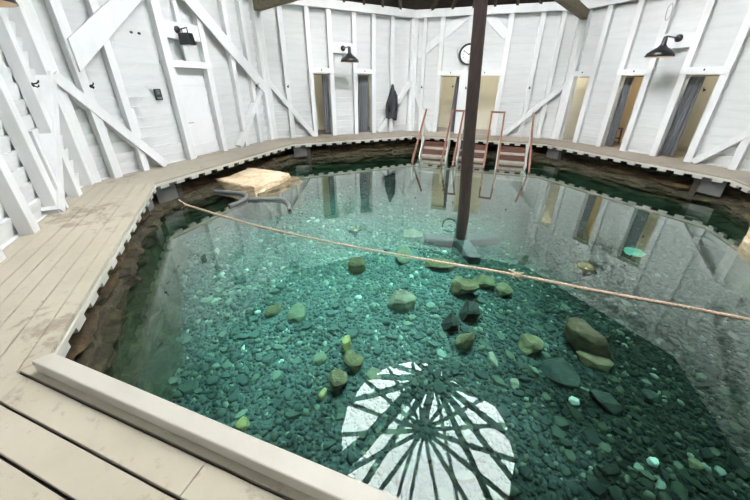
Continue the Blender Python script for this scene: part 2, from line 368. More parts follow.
for k in range(8):
    w = siding(k).build('wall_' + SIDES[k], M['siding']); w.matrix_world = fm(k); tag(w, kind='structure')
    WALL.append(w)
    tag(w, 'white clapboard wall on the %s side of the octagonal bath house' % SIDES[k], 'wall')
    for x, wd, z0, z1, dp in STUDS[k]:
        MB().box(x - wd / 2, x + wd / 2, AW - dp, AW - .042, z0, z1).build('stud', M['white'], w, bevel=.006)
    for x in (-2.37, 2.37):
        MB().box(x - .07, x + .07, AW - .16, AW + .01, 0, EZ).build('corner_post', M['white'], w, bevel=.006)
    for x0, x1, z0, z1, dp in HEADERS.get(k, []):
        MB().box(x0, x1, AW - dp, AW, z0, z1).build('header_board', M['white'], w, bevel=.005)
    for x0, z0, x1, z1, wd, b0, b1 in BRACES[k]:
        MB().beam((x0, AW - (b0 + b1) / 2, z0), (x1, AW - (b0 + b1) / 2, z1), b1 - b0, wd, (0, 0, 1)).build('brace', M['white'], w, bevel=.005)
    if k == 2:      # wide board nailed across the posts, its lower end cut along the post
        q = [(-2.06, 1.70), (-.06, 3.47), (-.42, 3.47), (-2.06, 2.15)]
        MB().add([(x, AW - y, z) for y in (.22, .175) for x, z in q], [(0, 1, 2, 3), (7, 6, 5, 4), (0, 4, 5, 1), (1, 5, 6, 2), (2, 6, 7, 3), (3, 7, 4, 0)]).build('slanted_board', M['white'], w, bevel=.005)
    MB().add([(-(AW - .2) * T, AW - .2, EZ), ((AW - .2) * T, AW - .2, EZ), ((AW + .03) * T, AW + .03, EZ), (-(AW + .03) * T, AW + .03, EZ),
              (-(AW - .2) * T, AW - .2, EZ + .22), ((AW - .2) * T, AW - .2, EZ + .22), ((AW + .03) * T, AW + .03, EZ + .22), (-(AW + .03) * T, AW + .03, EZ + .22)],
             [(0, 3, 2, 1), (4, 5, 6, 7), (0, 1, 5, 4), (1, 2, 6, 5), (2, 3, 7, 6), (3, 0, 4, 7)]).build('top_plate', M['white'], w, bevel=.008)

# door in the west wall
d1 = MB().box(-.355, .415, AW - .03, AW + .015, .012, 1.835).build('door_1', M['door'], bevel=.004); d1.matrix_world = fm(2); tag(d1, 'closed white plank door in the west wall', 'door', kind='structure')
MB().box(-.355, .415, AW - .045, AW - .03, .06, .27).box(-.355, .415, AW - .045, AW - .03, 1.50, 1.53).build('door_rail', M['door'], d1, bevel=.004)
MB().lathe([(0, 0), (.022, 0), (.022, .012), (.009, .014), (.009, .05), (0, .05)], 14, Matrix.Translation((-.27, AW - .03, .75)) @ Matrix.Rotation(pi / 2, 4, 'X')).beam((-.28, AW - .075, .75), (-.15, AW - .075, .75), .02, .018).build('door_handle', M['steel'], d1)
MB().lathe([(0, 0), (.018, 0), (.018, .01), (0, .012)], 12, Matrix.Translation((-.27, AW - .03, .62)) @ Matrix.Rotation(pi / 2, 4, 'X')).build('keyhole_plate', M['iron'], d1)
MB().box(-.42, .48, AW + .03, AW + .05, 0, 1.95).build('door_light_block', M['white'], d1)  # unseen panel added to stop sky light leaking in above the door
MB().box(-.40, .44, AW - .2, AW + .03, -.01, .012).build('door_sill', M['deck'], d1)

# changing cubicles behind the openings
cub = 0
CUBX = {(3, -1.03): (-1.12, -.05), (3, .38): (.28, 1.4), (4, -1.43): (-1.95, -.74), (4, -.53): (-.60, .62), (5, -2.28): (-2.37, -1.66), (5, -.98): (-1.62, -.32), (5, .37): (-.27, 1.02)}
for k in (3, 4, 5):
    for (a, b, h) in OPEN[k]:
        mid = (a + b) / 2; half = max(.36, (b - a) / 2 + .1); x0, x1, y0, y1, H = mid - half, mid + half, AW + .035, AW + 1.35, 2.2
        x0, x1 = CUBX[(k, a)]
        mb = MB()
        # open box with a doorway in its front wall
        mb.add([(x0, y0, 0), (x0, y1, 0), (x0, y1, H), (x0, y0, H)], [(0, 1, 2, 3)]).add([(x1, y0, 0), (x1, y1, 0), (x1, y1, H), (x1, y0, H)], [(3, 2, 1, 0)])
        mb.add([(x0, y1, 0), (x1, y1, 0), (x1, y1, H), (x0, y1, H)], [(0, 1, 2, 3)]).add([(x0, y0, H), (x1, y0, H), (x1, y1, H), (x0, y1, H)], [(0, 1, 2, 3)])
        for p, q, z0, z1 in ((x0, a, 0, H), (b, x1, 0, H), (a, b, h, H)):
            mb.add([(p, y0, z0), (q, y0, z0), (q, y0, z1), (p, y0, z1)], [(0, 1, 2, 3)])
        o = mb.build('wall_cubicle', M['cream']); o.matrix_world = fm(k); tag(o, kind='structure')
        MB().box(x0, x1, y1 - .02, y1, 0, .14).build('baseboard', M['cream'], o)
        MB().box(x0, x1, AW - .02, y1, -.03, .004).build('cubicle_floor', M['deck'], o)
        L = bpy.data.lights.new('cubicle_lamp', 'POINT'); L.energy = {3: 3.0, 4: 7.0, 5: 5.0}[k]; L.color = (1, .95, .86); L.shadow_soft_size = .06
        if k == 5 and -1 < mid < 0: L.energy = 6; L.color = (1, .74, .48)
        lo = bpy.data.objects.new('cubicle_lamp', L); C.objects.link(lo); lo.parent = o; lo.location = (mid + .1, AW + .17, 2.08)
        cub += 1

def curtain(k, x0, x1, label, z1=1.80, pinch=None, folds=5):
    t = on_facet('curtain', label, 'curtain', k, (x0 + x1) / 2, AW + .085, 0, 'curtains in the cubicle doorways')
    mb = MB(); n, rows = folds * 10, 14; xm = (x0 + x1) / 2
    for side in (0, 1):
        for i in range(rows + 1):
            z = .03 + (z1 - .03) * i / rows
            sc = 1.0 if pinch is None else 1 + (pinch - 1) * (i / rows)
            sh = 0 if pinch is None else (x1 - x0) * (1 - sc) * .5
            for j in range(n + 1):
                u = j / n; x = x0 - xm + (x1 - x0) * u
                x = x * sc + sh
                y = .035 * sin(u * folds * 2 * pi + .5 * sin(i * .5)) * (1.1 - .5 * i / rows) + .01 * noise.noise(Vector((u * 5, z * 2, k)))
                mb.v.append((x, y + side * .006, z))
    W = n + 1; off = (rows + 1) * W
    for i in range(rows):
        for j in range(n):
            q = i * W + j
            mb.f.append((q, q + 1, q + W + 1, q + W)); mb.f.append((off + q, off + q + W, off + q + W + 1, off + q + 1))
    mb.build('cloth', M['curtain'], t, smooth=True)
    a, b = next((a, b) for a, b, h in OPEN[k] if a - .2 < xm < b + .2)
    MB().tube([(a - xm, 0, z1 + .015), (b - xm, 0, z1 + .015)], .009, 8).build('rod', M['iron'], t)
curtain(3, -.72, -.42, 'grey curtain at the right side of the doorway nearest the west wall')
curtain(3, .42, .84, 'grey curtain at the left side of the doorway beside the hanging dark robe', pinch=.8)
curtain(4, -1.06, -.84, 'narrow grey curtain drawn aside in the doorway below the clock', pinch=.5, folds=3)
curtain(5, -1.96, -1.88, 'thin strip of grey curtain in the narrow corner doorway', folds=2)
curtain(5, -1.06, -.80, 'grey curtain in the doorway where the dark wooden stool stands', folds=4)
curtain(5, .25, .62, 'wide dark grey curtain gathered in the doorway under the wall hook', pinch=.75)

# stool inside the lit cubicle
st = on_facet('stool', 'dark red wooden stool inside the cubicle doorway right of a grey curtain', 'stool', 5, -1.2, AW + .72, .005)
MB().box(-.15, .15, -.15, .15, .43, .46).build('seat', M['stool'], st, bevel=.006)
for sx in (-1, 1):
    for sy in (-1, 1): MB().beam((sx * .15, sy * .14, 0), (sx * .12, sy * .12, .43), .032, .032, (0, 1, 0)).build('leg', M['stool'], st)
MB().box(-.13, .13, -.14, -.12, .14, .165).box(-.13, .13, .12, .14, .14, .165).box(-.14, -.12, -.13, .13, .17, .195).box(.12, .14, -.13, .13, .17, .195).build('stretcher', M['stool'], st)

# door plates over the doorways
for k, x, lab in ((3, -.78, 'tiny black plate over the doorway nearest the west wall'), (3, .63, 'tiny black plate over the doorway beside the hanging robe'), (4, -1.13, 'tiny black plate over the doorway left of the clock post'),
                  (4, -.05, 'tiny black plate over the doorway right of the dark pole'), (5, -2.06, 'tiny black plate over the narrow corner doorway'), (5, -.72, 'tiny black plate over the doorway with the stool'), (5, .65, 'tiny black plate over the doorway with the widest curtain')):
    p = MB().lathe([(0, 0), (.016, 0), (.016, .006), (0, .008)], 12, Matrix.Rotation(pi / 2, 4, 'X') @ Matrix.Scale(1.5, 4, (0, 1, 0))).build('door_plate', M['iron'])
    p.matrix_world = Matrix.Translation(fp(k, x, AW - .174, 1.93)) @ fm(k); tag(p, lab, 'plate', 'black plates over the doorways')

# hooks
def hook(k, x, y, z, lab):
    t = on_facet('coat_hook', lab, 'hook', k, x, y, z, 'black coat hooks on the wall posts')
    MB().lathe([(0, 0), (.028, 0), (.028, .008), (.012, .012), (0, .012)], 14, Matrix.Rotation(pi / 2, 4, 'X')).build('mount_plate', M['iron'], t)
    MB().tube([(0, 0, .01), (0, -.04, .015), (0, -.065, .03), (0, -.075, .055)], .009, 8).tube([(0, -.01, -.01), (0, -.035, -.03), (0, -.055, -.02), (0, -.058, .0)], .008, 8).build('prong', M['iron'], t, smooth=True)
hook(1, 1.72, AW - .17, 1.53, 'black coat hook on the leftmost wall above the brace')
hook(2, -1.96, AW - .18, 1.50, 'black coat hook on the post below the wide slanted board')
hook(2, 1.98, AW - .17, 1.50, 'black coat hook on the post left of the corner braces')
hook(3, -1.82, AW - .16, 1.47, 'black coat hook on the second post right of the west corner')
hook(3, 1.62, AW - .16, 1.52, 'black coat hook holding the dark robe')
hook(4, -2.07, AW - .16, 1.47, 'black coat hook on the post right of the robe corner')
hook(4, -.58, AW - .17, 1.47, 'black coat hook on the wide post below the clock')
hook(4, 1.36, AW - .16, 1.50, 'black coat hook on the post right of the pole and stairs')
hook(5, .24, AW + 1.34, 1.52, 'black coat hook on the cream back wall of a cubicle')
hook(4, -1.2, AW + 1.34, 1.5, 'black coat hook on the back wall of the cubicle left of the clock')
for x, lab in ((-.98, 'left one of two small black knobs on the siding by the slanted board'), (-.84, 'right one of two small black knobs on the siding by the slanted board')):
    p = MB().lathe([(0, 0), (.012, 0), (.012, .018), (.024, .026), (.02, .045), (0, .048)], 14, Matrix.Rotation(pi / 2, 4, 'X')).build('wall_peg', M['iron'], smooth=True)
    p.matrix_world = Matrix.Translation(fp(2, x, AW - .05, 2.37)) @ fm(2); tag(p, lab, 'knob', 'two black knobs on the siding')

# plaque on the west wall
t = on_facet('wall_sign', 'small dark sign with pale lettering on the siding left of the door', 'sign', 2, -.79, AW - .058, 1.24)
MB().box(-.068, .068, -.02, 0, 0, .205).build('sign_board', M['sign'], t, bevel=.003)
mb = MB()
for i in range(3): mb.box(-.035, .035, -.023, -.02, .165 - i * .028, .18 - i * .028)
mb.build('text_block', M['signtext'], t)
MB().box(-.05, .05, -.023, -.02, .03, .055).build('lettering', M['signtext'], t)

# clock
ck = on_facet('wall_clock', 'round white wall clock with black rim beside the dark pole', 'clock', 4, -.60, AW - .16, 2.45)
RX = Matrix.Rotation(pi / 2, 4, 'X')
MB().lathe([(.25, .0), (.30, .0), (.315, .03), (.30, .06), (.262, .062), (.255, .03)], 48, RX).build('rim', M['black'], ck, smooth=True)
MB().lathe([(0, .032), (.26, .032), (.26, .0), (0, 0)], 48, RX).build('dial', M['dial'], ck)
mb = MB()
for i in range(60):
    a = i * pi / 30; r0 = .232 if i % 5 else .222
    c = Matrix.Rotation(a, 4, 'Y'); w = .002 if i % 5 else .005
    mb.box(-w, w, -.036, -.033, r0, .245, c)
mb.build('minute_mark', M['black'], ck)
for i in range(1, 13):
    cu = bpy.data.curves.new('numeral', 'FONT'); cu.body = str(i); cu.size = .075; cu.align_x = 'CENTER'; cu.align_y = 'CENTER'; cu.extrude = .001
    tmp = bpy.data.objects.new('numeral', cu); C.objects.link(tmp); bpy.context.view_layer.update()
    me = bpy.data.meshes.new_from_object(tmp.evaluated_get(bpy.context.evaluated_depsgraph_get())); bpy.data.objects.remove(tmp)
    a = i * pi / 6; place('numeral', me, M['black'], ck, loc=(.185 * sin(a), -.035, .185 * cos(a)), rot=(pi / 2, 0, 0))
for nm, a, l, w, y in (('hour_hand', 1.83 * pi / 6, .12, .011, -.040), ('minute_hand', 50 * pi / 30, .19, .008, -.044)):
    MB().box(-w, w, y - .003, y, -.03, l, Matrix.Rotation(a, 4, 'Y')).build(nm, M['black'], ck)

# barn lamps
def barn_lamp(k, x, z, lab, watt=0):
    t = on_facet('barn_lamp', lab, 'lamp', k, x, AW - .15, z, 'black barn lamps on the wall boards')
    MB().lathe([(0, 0), (.075, 0), (.075, .02), (.03, .04), (0, .04)], 24, RX).build('mount_disc', M['black'], t, smooth=True)
    MB().tube([(0, -.03, 0), (0, -.46, .005), (.0, -.535, .0), (.0, -.55, -.03)], .016, 10).build('arm', M['black'], t, smooth=True)
    G = Matrix.Translation((0, -.55, -.0)) @ Matrix.Diagonal((1.2, 1.2, 1.5, 1))
    MB().lathe([(0, .0), (.03, 0), (.036, -.03), (.042, -.10), (.075, -.135), (.15, -.175), (.205, -.215), (.225, -.26), (.221, -.262), (.2, -.22), (.146, -.18), (.07, -.14), (.03, -.12), (0, -.11)], 40, G).build('lamp_shade', M['black'], t, smooth=True)
    MB().lathe([(.219, -.2615), (.198, -.223), (.144, -.183), (.07, -.144), (.0, -.13)], 40, G).build('shade_lining', M['shadeinside'], t, smooth=True)
    MB().lathe([(0, -.13), (.02, -.135), (.034, -.17), (.03, -.2), (.015, -.215), (0, -.218)], 16, G).build('bulb', M['bulb'], t, smooth=True)
barn_lamp(3, -.07, 2.53, 'black barn lamp on the wall between two curtained doorways near the robe')
barn_lamp(5, -.03, 2.58, 'black barn lamp on the northeast wall between stool doorway and wide curtain')
barn_lamp(1, -.16, 2.55, 'barn lamp at the top left edge showing its warm pale lining')
# box lantern over the closed door
t = on_facet('box_lamp', 'small black box lamp on the board above the closed white door', 'lamp', 2, -.09, AW - .15, 2.52)
MB().lathe([(0, 0), (.068, 0), (.068, .02), (.03, .035), (0, .035)], 24, RX).build('mount_disc', M['black'], t, smooth=True)
MB().tube([(0, -.02, .0), (0, -.26, .03), (.0, -.26, -.06)], .011, 8).tube([(.0, -.12, .012), (.0, -.12, -.06)], .009, 8).build('arm', M['black'], t)
MB().add([(-.07, -.31, -.06), (.07, -.31, -.06), (.07, -.07, -.06), (-.07, -.07, -.06), (-.085, -.33, -.27), (.085, -.33, -.27), (.085, -.07, -.27), (-.085, -.07, -.27)], [(0, 1, 2, 3), (0, 4, 5, 1), (1, 5, 6, 2), (2, 6, 7, 3), (3, 7, 4, 0), (4, 7, 6, 5)]).build('housing', M['black'], t, bevel=.012)
MB().box(-.07, .07, -.31, -.09, -.276, -.271).build('lens', M['steel'], t)

# wire coil hanging high on the northeast wall
t = MB().tube([(.05 * sin(a), -.02 + .008 * cos(3 * a), .16 * cos(a)) for a in np.linspace(0, 4 * pi, 50)], .007, 6).build('wire_coil', M['steel'], smooth=True)
t.matrix_world = Matrix.Translation(fp(5, -.38, AW - .17, 3.12)) @ fm(5); tag(t, 'thin grey wire coil hanging on the post above the northeast barn lamp', 'wire')

# robe on its hook
t = on_facet('robe', 'dark charcoal robe hanging from a hook on the white wall', 'robe', 3, 1.62, AW - .22, 0)
mb = MB(); rows, n = 30, 36
for i in range(rows + 1):
    f = i / rows; z = 1.56 - 1.08 * f
    w = .03 + .155 * min(1, f * 1.6) ** .8 - .03 * max(0, f - .75) * 3; d = .025 + .035 * min(1, f * 3)
    for j in range(n):
        a = 2 * pi * j / n; c = 1 + .30 * sin(a * 6 + f * 3) * min(1, f * 2)
        zz = z - (.10 * max(0, noise.noise(Vector((cos(a) * 2.3, 3.3, 1)))+.25 * cos(a * 2)) if f > .8 else 0) * (f - .8) / .2 * 1.5
        mb.v.append((w * cos(a) * c - .03 * f, d * sin(a) * c, zz))
for i in range(rows):
    for j in range(n): q = (j + 1) % n; mb.f.append((i * n + j, i * n + q, (i + 1) * n + q, (i + 1) * n + j))
mb.f.append(tuple(range(n))[::-1]); mb.f.append(tuple(rows * n + j for j in range(n)))
mb.build('garment', M['robe'], t, smooth=True)
mb = MB()
for s in (-1, 1):
    mb.tube([(s * .05, -.03, 1.36), (s * .11, -.05, 1.2), (s * .13 - .01, -.06, .95), (s * .12, -.055, .72)], [.04, .055, .06, .055], 12)
mb.build('sleeve', M['robe'], t, smooth=True)

# ------------------------------------------------------------------ deck
def deck():
    mb = MB(); r = random.Random(3)
    lines = [0, .115, .265, .415, .555, .69, .85, 1.08]
    for k in range(8):
        gap = .013 if k == 0 else .009
        for i, (a, b) in enumerate(zip(lines, lines[1:])):
            y0, y1 = AI + a + (gap / 2 if i else 0), AI + b - gap / 2
            cuts = []
            if k == 0 and i == 1: cuts = [.62]
            elif k == 0 and i == 0: cuts = []
            elif i and r.random() < .6: cuts = [r.uniform(-1.5, 1.5)]
            e = [None] + cuts + [None]
            for p in range(len(e) - 1):
                xl = lambda y: -y * T + .002 if e[p] is None else e[p] + .002
                xr = lambda y: y * T - .002 if e[p + 1] is None else e[p + 1] - .002
                dz = r.uniform(-.002, .002)
                P = [fp(k, x, y, z) for z in (-.032, dz) for x, y in ((xl(y0), y0), (xr(y0), y0), (xr(y1), y1), (xl(y1), y1))]
                mb.add(P, [(0, 3, 2, 1), (4, 5, 6, 7), (0, 1, 5, 4), (1, 2, 6, 5), (2, 3, 7, 6), (3, 0, 4, 7)])
    return mb
fl = tag(deck().build('floor', M['deck'], bevel=.003), 'worn beige plank walkway around the whole pool', 'floor', kind='structure')
mb = MB()
for k in range(8):
    P = [fp(k, s * y * T, y, z) for z in (-.06, -.04) for s, y in ((-1, AI + .05), (1, AI + .05), (1, AW + .02), (-1, AW + .02))]
    mb.add(P, [(0, 3, 2, 1), (4, 5, 6, 7), (0, 1, 5, 4), (1, 2, 6, 5), (2, 3, 7, 6), (3, 0, 4, 7)])
mb.build('subfloor', M['darkwood'], fl)
for k in range(8):
    mb = MB(); y0, y1 = AI - .012, AI + .03
    P = [fp(k, s * y * T, y, z) for z in (-.075, -.034) for s, y in ((-1, y0), (1, y0), (1, y1), (-1, y1))]
    mb.add(P, [(0, 3, 2, 1), (4, 5, 6, 7), (0, 1, 5, 4), (1, 2, 6, 5), (2, 3, 7, 6), (3, 0, 4, 7)])
    o = tag(mb.build('trim_%d' % (k + 1), M['curb'], bevel=.004), 'pale notched edge board under the %s side of the walkway' % SIDES[k], 'trim', kind='structure')
    mb = MB(); n = 13
    for i in range(n):
        x = (i - (n - 1) / 2) * (2 * AI * T / n)
        mb.box(x - .08, x + .08, AI - .006, AI + .05, -.128, -.075, fm(k))
    mb.build('notched_lip', M['lip'], o)
    mb = MB()                              # grey boards under the deck beside each corner
    CB = {1: (1,), 2: (-1,), 3: (-1,), 5: (-1, 1)}.get(k, ())
    if not CB: continue
    for s in CB: mb.box(min(s * 1.62, s * 2.0), max(s * 1.62, s * 2.0), AI + .10, AI + .13, -.42, -.04, fm(k))
    mb.build('corner_board', M['cornerboard'], o)
    mb = MB()
    if k == 1: continue
    for s in CB: mb.box(min(s * 1.52, s * 1.62), max(s * 1.52, s * 1.62), AI + .09, AI + .2, -.6, -.04, fm(k))
    mb.build('support_post', M['darkwood'], o)
# raised curb along the near side
mb = MB(); y0, y1, yb = AI - .008, AI + .078, AI + .083; h = .088
P = [fp(0, s * (1.935 + .5 * (y - AI)), y, z) for z, q in ((.0, 1), (h, 1)) for s, y in ((-1, y0), (1, y0), (1, y1), (-1, y1))]
mb.add(P, [(0, 3, 2, 1), (4, 5, 6, 7), (0, 1, 5, 4), (1, 2, 6, 5), (2, 3, 7, 6), (3, 0, 4, 7)])
tag(mb.build('pool_curb', M['curb'], bevel=.007), 'raised cream painted curb along the near edge of the pool', 'curb', kind='structure')

# ------------------------------------------------------------------ pool basin
def oct_r(a):           # distance of the octagon of apothem 1 in direction a
    b = (a + pi / 2) % (pi / 4); b = min(b, pi / 4 - b) if False else ((a + pi / 2 + pi / 8) % (pi / 4)) - pi / 8
    return 1 / cos(b)
key = [(1.5, -.17), (.62, -.175), (.50, -.2), (.44, -.30), (.36, -.36), (.28, -.40), (.25, -.48), (.19, -.55), (.12, -.66), (.03, -.78), (-.03, -.88), (-.12, -.98), (-.22, -1.1), (-.34, -1.24)]
prof = []
for (d0, z0), (d1, z1) in zip(key, key[1:]):
    m = 1 if d0 > .6 else 4
    prof += [(d0 + (d1 - d0) * q / m, z0 + (z1 - z0) * q / m) for q in range(m)]
prof.append(key[-1])
mb = MB(); n = 560
for i, (d, z) in enumerate(prof):
    for j in range(n):
        a = 2 * pi * j / n; r = AI * oct_r(a) + d
        px, py = r * cos(a), r * sin(a); zz = z
        if d < .55:
            q = Vector((px * .9, py * .9, z * 3)); w = noise.noise(q) * .11 + noise.noise(q * 2.7) * .07 + noise.noise(q * 7) * .035
            lay = z * 15 + noise.noise(Vector((px * .8, py * .8, 3))) * 2.2
            st = .085 * (noise.cell(Vector((0, 0, lay + 40))) - .5) + .05 * (noise.cell(Vector((px * 2.6, py * 2.6, lay + 9))) - .5)
            r += w + st
            zz = z + noise.noise(q * 1.7 + Vector((5, 0, 0))) * .035
        mb.v.append((r * cos(a), r * sin(a), zz))
for i in range(len(prof) - 1):
    for j in range(n): k2 = (j + 1) % n; mb.f.append((i * n + j, i * n + k2, (i + 1) * n + k2, (i + 1) * n + j))
tag(mb.build('pool_wall', M['bank']), 'layered brown rock bank under the edge of the walkway', 'bank', kind='structure')
mb = MB(); G = 120; S = 5.9
def floor_z(x, y): return FZ + .05 * noise.noise(Vector((x * .6, y * .6, 2))) + .02 * noise.noise(Vector((x * 2.5, y * 2.5, 7)))
for i in range(G + 1):
    for j in range(G + 1):
        x, y = -S + 2 * S * i / G, -S + 2 * S * j / G; mb.v.append((x, y, floor_z(x, y)))
for i in range(G):
    for j in range(G):
        x, y = -S + 2 * S * (i + .5) / G, -S + 2 * S * (j + .5) / G
        if hypot(x, y) < AI * oct_r(atan2(y, x)) + .1: q = i * (G + 1) + j; mb.f.append((q, q + G + 1, q + G + 2, q + 1))
tag(mb.build('pool_floor', M['bed'], smooth=True), 'stone bed of the pool under the loose stones', 'floor', kind='structure')
mb = MB(); ring = [(cos(a) * (AI + .42) * oct_r(a), sin(a) * (AI + .42) * oct_r(a)) for a in [radians(-90 + 22.5 + 45 * i) for i in range(8)]]
mb.v = [(x, y, WZ) for x, y in ring] + [(x, y, -1.9) for x, y in ring]
mb.f = [tuple(range(8)), tuple(range(8, 16))[::-1]] + [(i, i + 8, (i + 1) % 8 + 8, (i + 1) % 8) for i in range(8)]
tag(mb.build('pool_water', M['water']), 'clear teal spring water filling the octagonal pool', 'water', kind='stuff')

# ------------------------------------------------------------------ stones on the pool floor
def proto(seed):
    r = random.Random(seed); P = []
    m = r.choice((5, 6, 6, 7))
    for i in range(m):
        a = 2 * pi * (i + r.random() * .75) / m; q = .7 + .45 * r.random(); h = r.uniform(.5, 1)
        P += [(q * cos(a), q * sin(a), -h), (q * cos(a) * r.uniform(.6, .95), q * sin(a) * r.uniform(.7, .98), h)]
    bm = hull(P); bmesh.ops.triangulate(bm, faces=bm.faces[:]); bm.verts.index_update()
    me = bpy.data.meshes.new('loose_stone'); bm.to_mesh(me); bm.free(); return me
PROT = [proto(s) for s in range(14)]
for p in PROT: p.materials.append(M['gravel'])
pd = []
for p in PROT:
    v = np.zeros(len(p.vertices) * 3); p.vertices.foreach_get('co', v); f = np.array([list(q.vertices) for q in p.polygons]); pd.append((v.reshape(-1, 3), f))
# camera numbers are needed once, to know which stones show largest
CAM_R = np.array([[0.9463029083, 0.3231118286, 0.0104667063], [-0.145415503, 0.3965181530, 0.9064368074], [-0.2887302152, 0.8592858084, -0.4222117505]])
CAM_C = np.array([0.4027394, -5.5655953, 1.6]); FPX = 305.2394; PPX, PPY = 383.0, 225.0
ROCKS = [  # x, y, width, depth, height, colour, turn, label
    (-1.28, -1.81, .30, .26, .20, 'olive', 20, 'olive brown rock standing alone left of the pale boulder'),
    (-.40, -2.38, .38, .28, .18, 'pale', 10, 'rounded pale boulder with a lighter top in the middle of the pool'),
    (-.70, -1.14, .30, .62, .10, 'palegreen', 8, 'flat oblong pale green slab just behind the rope'),
    (.37, -1.81, .42, .30, .22, 'olive', -15, 'broad olive rock just in front of the rope below the pole'),
    (.63, -1.50, .38, .24, .14, 'olive', -20, 'low olive rock lying under the rope right of the broad rock'),
    (.92, -1.60, .25, .27, .13, 'olive', 15, 'small olive rock at the right end of the row by the rope'),
    (-.06, -1.24, .55, .36, .10, 'olive', 5, 'flat olive rock lying against the sunken timbers of the pole'),
    (-.74, -.33, .42, .36, .07, 'pale', 0, 'flat pale stone on the floor behind the oblong slab'),
    (.49, -2.29, .28, .30, .20, 'dark', 25, 'dark square rock in front of the broad olive rock'),
    (.28, -2.57, .21, .24, .18, 'dark', 40, 'small dark rock left of the upright olive rock'),
    (.47, -2.80, .21, .30, .22, 'olive', -10, 'upright olive rock with a pale crest below the dark square rock'),
    (1.18, -2.61, .27, .26, .16, 'olive', 30, 'squarish olive rock left of the large brown boulder'),
    (1.80, -2.36, .52, .40, .30, 'brown', -8, 'large dark brown boulder on the right half of the floor'),
    (1.45, -2.85, .34, .40, .07, 'dark', 20, 'dark flat slab below the large brown boulder'),
    (1.82, -2.58, .36, .2, .10, 'tan', -10, 'tan flat stone peeping from under the large brown boulder'),
    (2.15, -.59, .28, .26, .16, 'tan', 10, 'tan rock lying behind the rope in the right half'),
    (-.79, -3.27, .11, .2, .14, 'yellow', 10, 'slim yellowish rock standing above a cluster of olive rocks'),
    (-.62, -3.45, .25, .22, .14, 'olive', -20, 'broad olive rock right of the slim yellowish rock'),
    (-.66, -3.73, .19, .24, .16, 'olive', 30, 'olive rock nearest the reflected roof opening'),
    (-.76, -3.88, .08, .13, .08, 'yellow', 0, 'small yellow stone left of the reflected roof opening'),
    (-1.61, -3.0, .26, .32, .07, 'palegreen', 35, 'pale green flat stone left of the middle of the floor'),
    (-1.90, -3.09, .14, .28, .10, 'olive', -10, 'narrow olive stone beside the pale green flat stone'),
    (.79, -2.93, .10, .20, .06, 'pale', 20, 'small oblong pale stone between upright and squarish olive rocks'),
    (-1.26, -4.37, .11, .11, .08, 'yellow', 0, 'yellow stone closest to the curb'),
    (1.52, -3.16, .11, .08, .05, 'white', -25, 'bright white chip on the dark gravel below the brown boulder'),
    (3.14, .37, .36, .30, .05, 'aqua', 20, 'bright aqua flat stone among the reflected doorways'),
    (1.80, -3.08, .28, .16, .09, 'dark', -35, 'long dark rock right of the white chip'),
    (-.37, -3.52, .18, .17, .08, 'palegreen', 0, 'pale green stone right of the olive rock cluster'),
    (-1.0, -3.50, .17, .15, .06, 'palegreen', 50, 'pale green stone left of the olive rock cluster'),
    (.99, -3.17, .10, .11, .05, 'pale', 0, 'small pale stone above the right side of the reflected roof opening'),
    (2.22, -2.87, .15, .13, .08, 'dark', 10, 'dark stone on the far right gravel slope'),
    (2.33, -3.43, .10, .09, .05, 'olive', 0, 'olive stone low on the right among dark gravel'),
    (2.01, -3.53, .08, .07, .05, 'white', 30, 'pale chip low on the right among dark gravel')]
for i, (x, y, sx, sy, sz, c, rz, lab) in enumerate(ROCKS):
    me = rock_mesh('rock', sx * 1.05, sy * 1.05, sz, 50 + i); me.materials.append(M['r_' + c])
    o = place('rock', me, None, loc=(x, y, floor_z(x, y) + sz * .5 - .005), rot=(0, 0, radians(rz)))
    tag(o, lab, 'rock', 'larger rocks on the pool floor')
FEET = [(.18, -.40, .17)] + [(.185 + dx * f, -.405 + dy * f, .14) for dx, dy in ((-.62, -.02), (.62, .42), (.30, -.52)) for f in (.25, .5, .75, 1)]
rs = np.random.RandomState(5); pts = []
cell = .068; lim = 5.4
for gx in np.arange(-lim, lim, cell):
    for gy in np.arange(-lim, lim, cell):
        x, y = gx + rs.uniform(-.036, .036), gy + rs.uniform(-.036, .036)
        if hypot(x, y) > AI * oct_r(atan2(y, x)) - .12: continue
        s = rs.uniform(.021, .045) * (1.0 + 1.3 * rs.rand() ** 5)
        if any((x - q[0]) ** 2 + (y - q[1]) ** 2 < (max(q[2], q[3]) * .5 + s * .6) ** 2 for q in ROCKS): continue
        if any((x - qx) ** 2 + (y - qy) ** 2 < qr ** 2 for qx, qy, qr in FEET): continue
        pts.append((x, y, s, s * rs.uniform(.45, .95), s * rs.uniform(.18, .42), rs.uniform(0, 6.283), rs.uniform(-.3, .3), rs.randint(len(PROT))))
for gx in np.arange(-lim, lim, .052):
    for gy in np.arange(-lim, lim, .052):
        x, y = gx + rs.uniform(-.028, .028), gy + rs.uniform(-.028, .028)
        if hypot(x, y) > AI * oct_r(atan2(y, x)) - .1: continue
        s = rs.uniform(.013, .03)
        if any((x - q[0]) ** 2 + (y - q[1]) ** 2 < (max(q[2], q[3]) * .42) ** 2 for q in ROCKS): continue
        if any((x - qx) ** 2 + (y - qy) ** 2 < qr ** 2 for qx, qy, qr in FEET): continue
        pts.append((x, y, s, s * rs.uniform(.5, 1), s * rs.uniform(.3, .6), rs.uniform(0, 6.283), rs.uniform(-.4, .4), rs.randint(len(PROT))))
rank = []
for i, q in enumerate(pts):
    c = CAM_R @ (np.array([q[0], q[1], FZ]) - CAM_C)
    if c[2] < .5: rank.append(0); continue
    px, py = PPX + FPX * c[0] / c[2], PPY - FPX * c[1] / c[2]
    curb = 356 + .364 * (px - 52)           # the near curb hides what lies below this line
    rank.append((q[2] * q[3]) / c[2] ** 2 if 8 < px < 742 and py < min(490, curb - 10) and not (px < 150 and py > 181 + (150 - px) * 1.3) else 0)
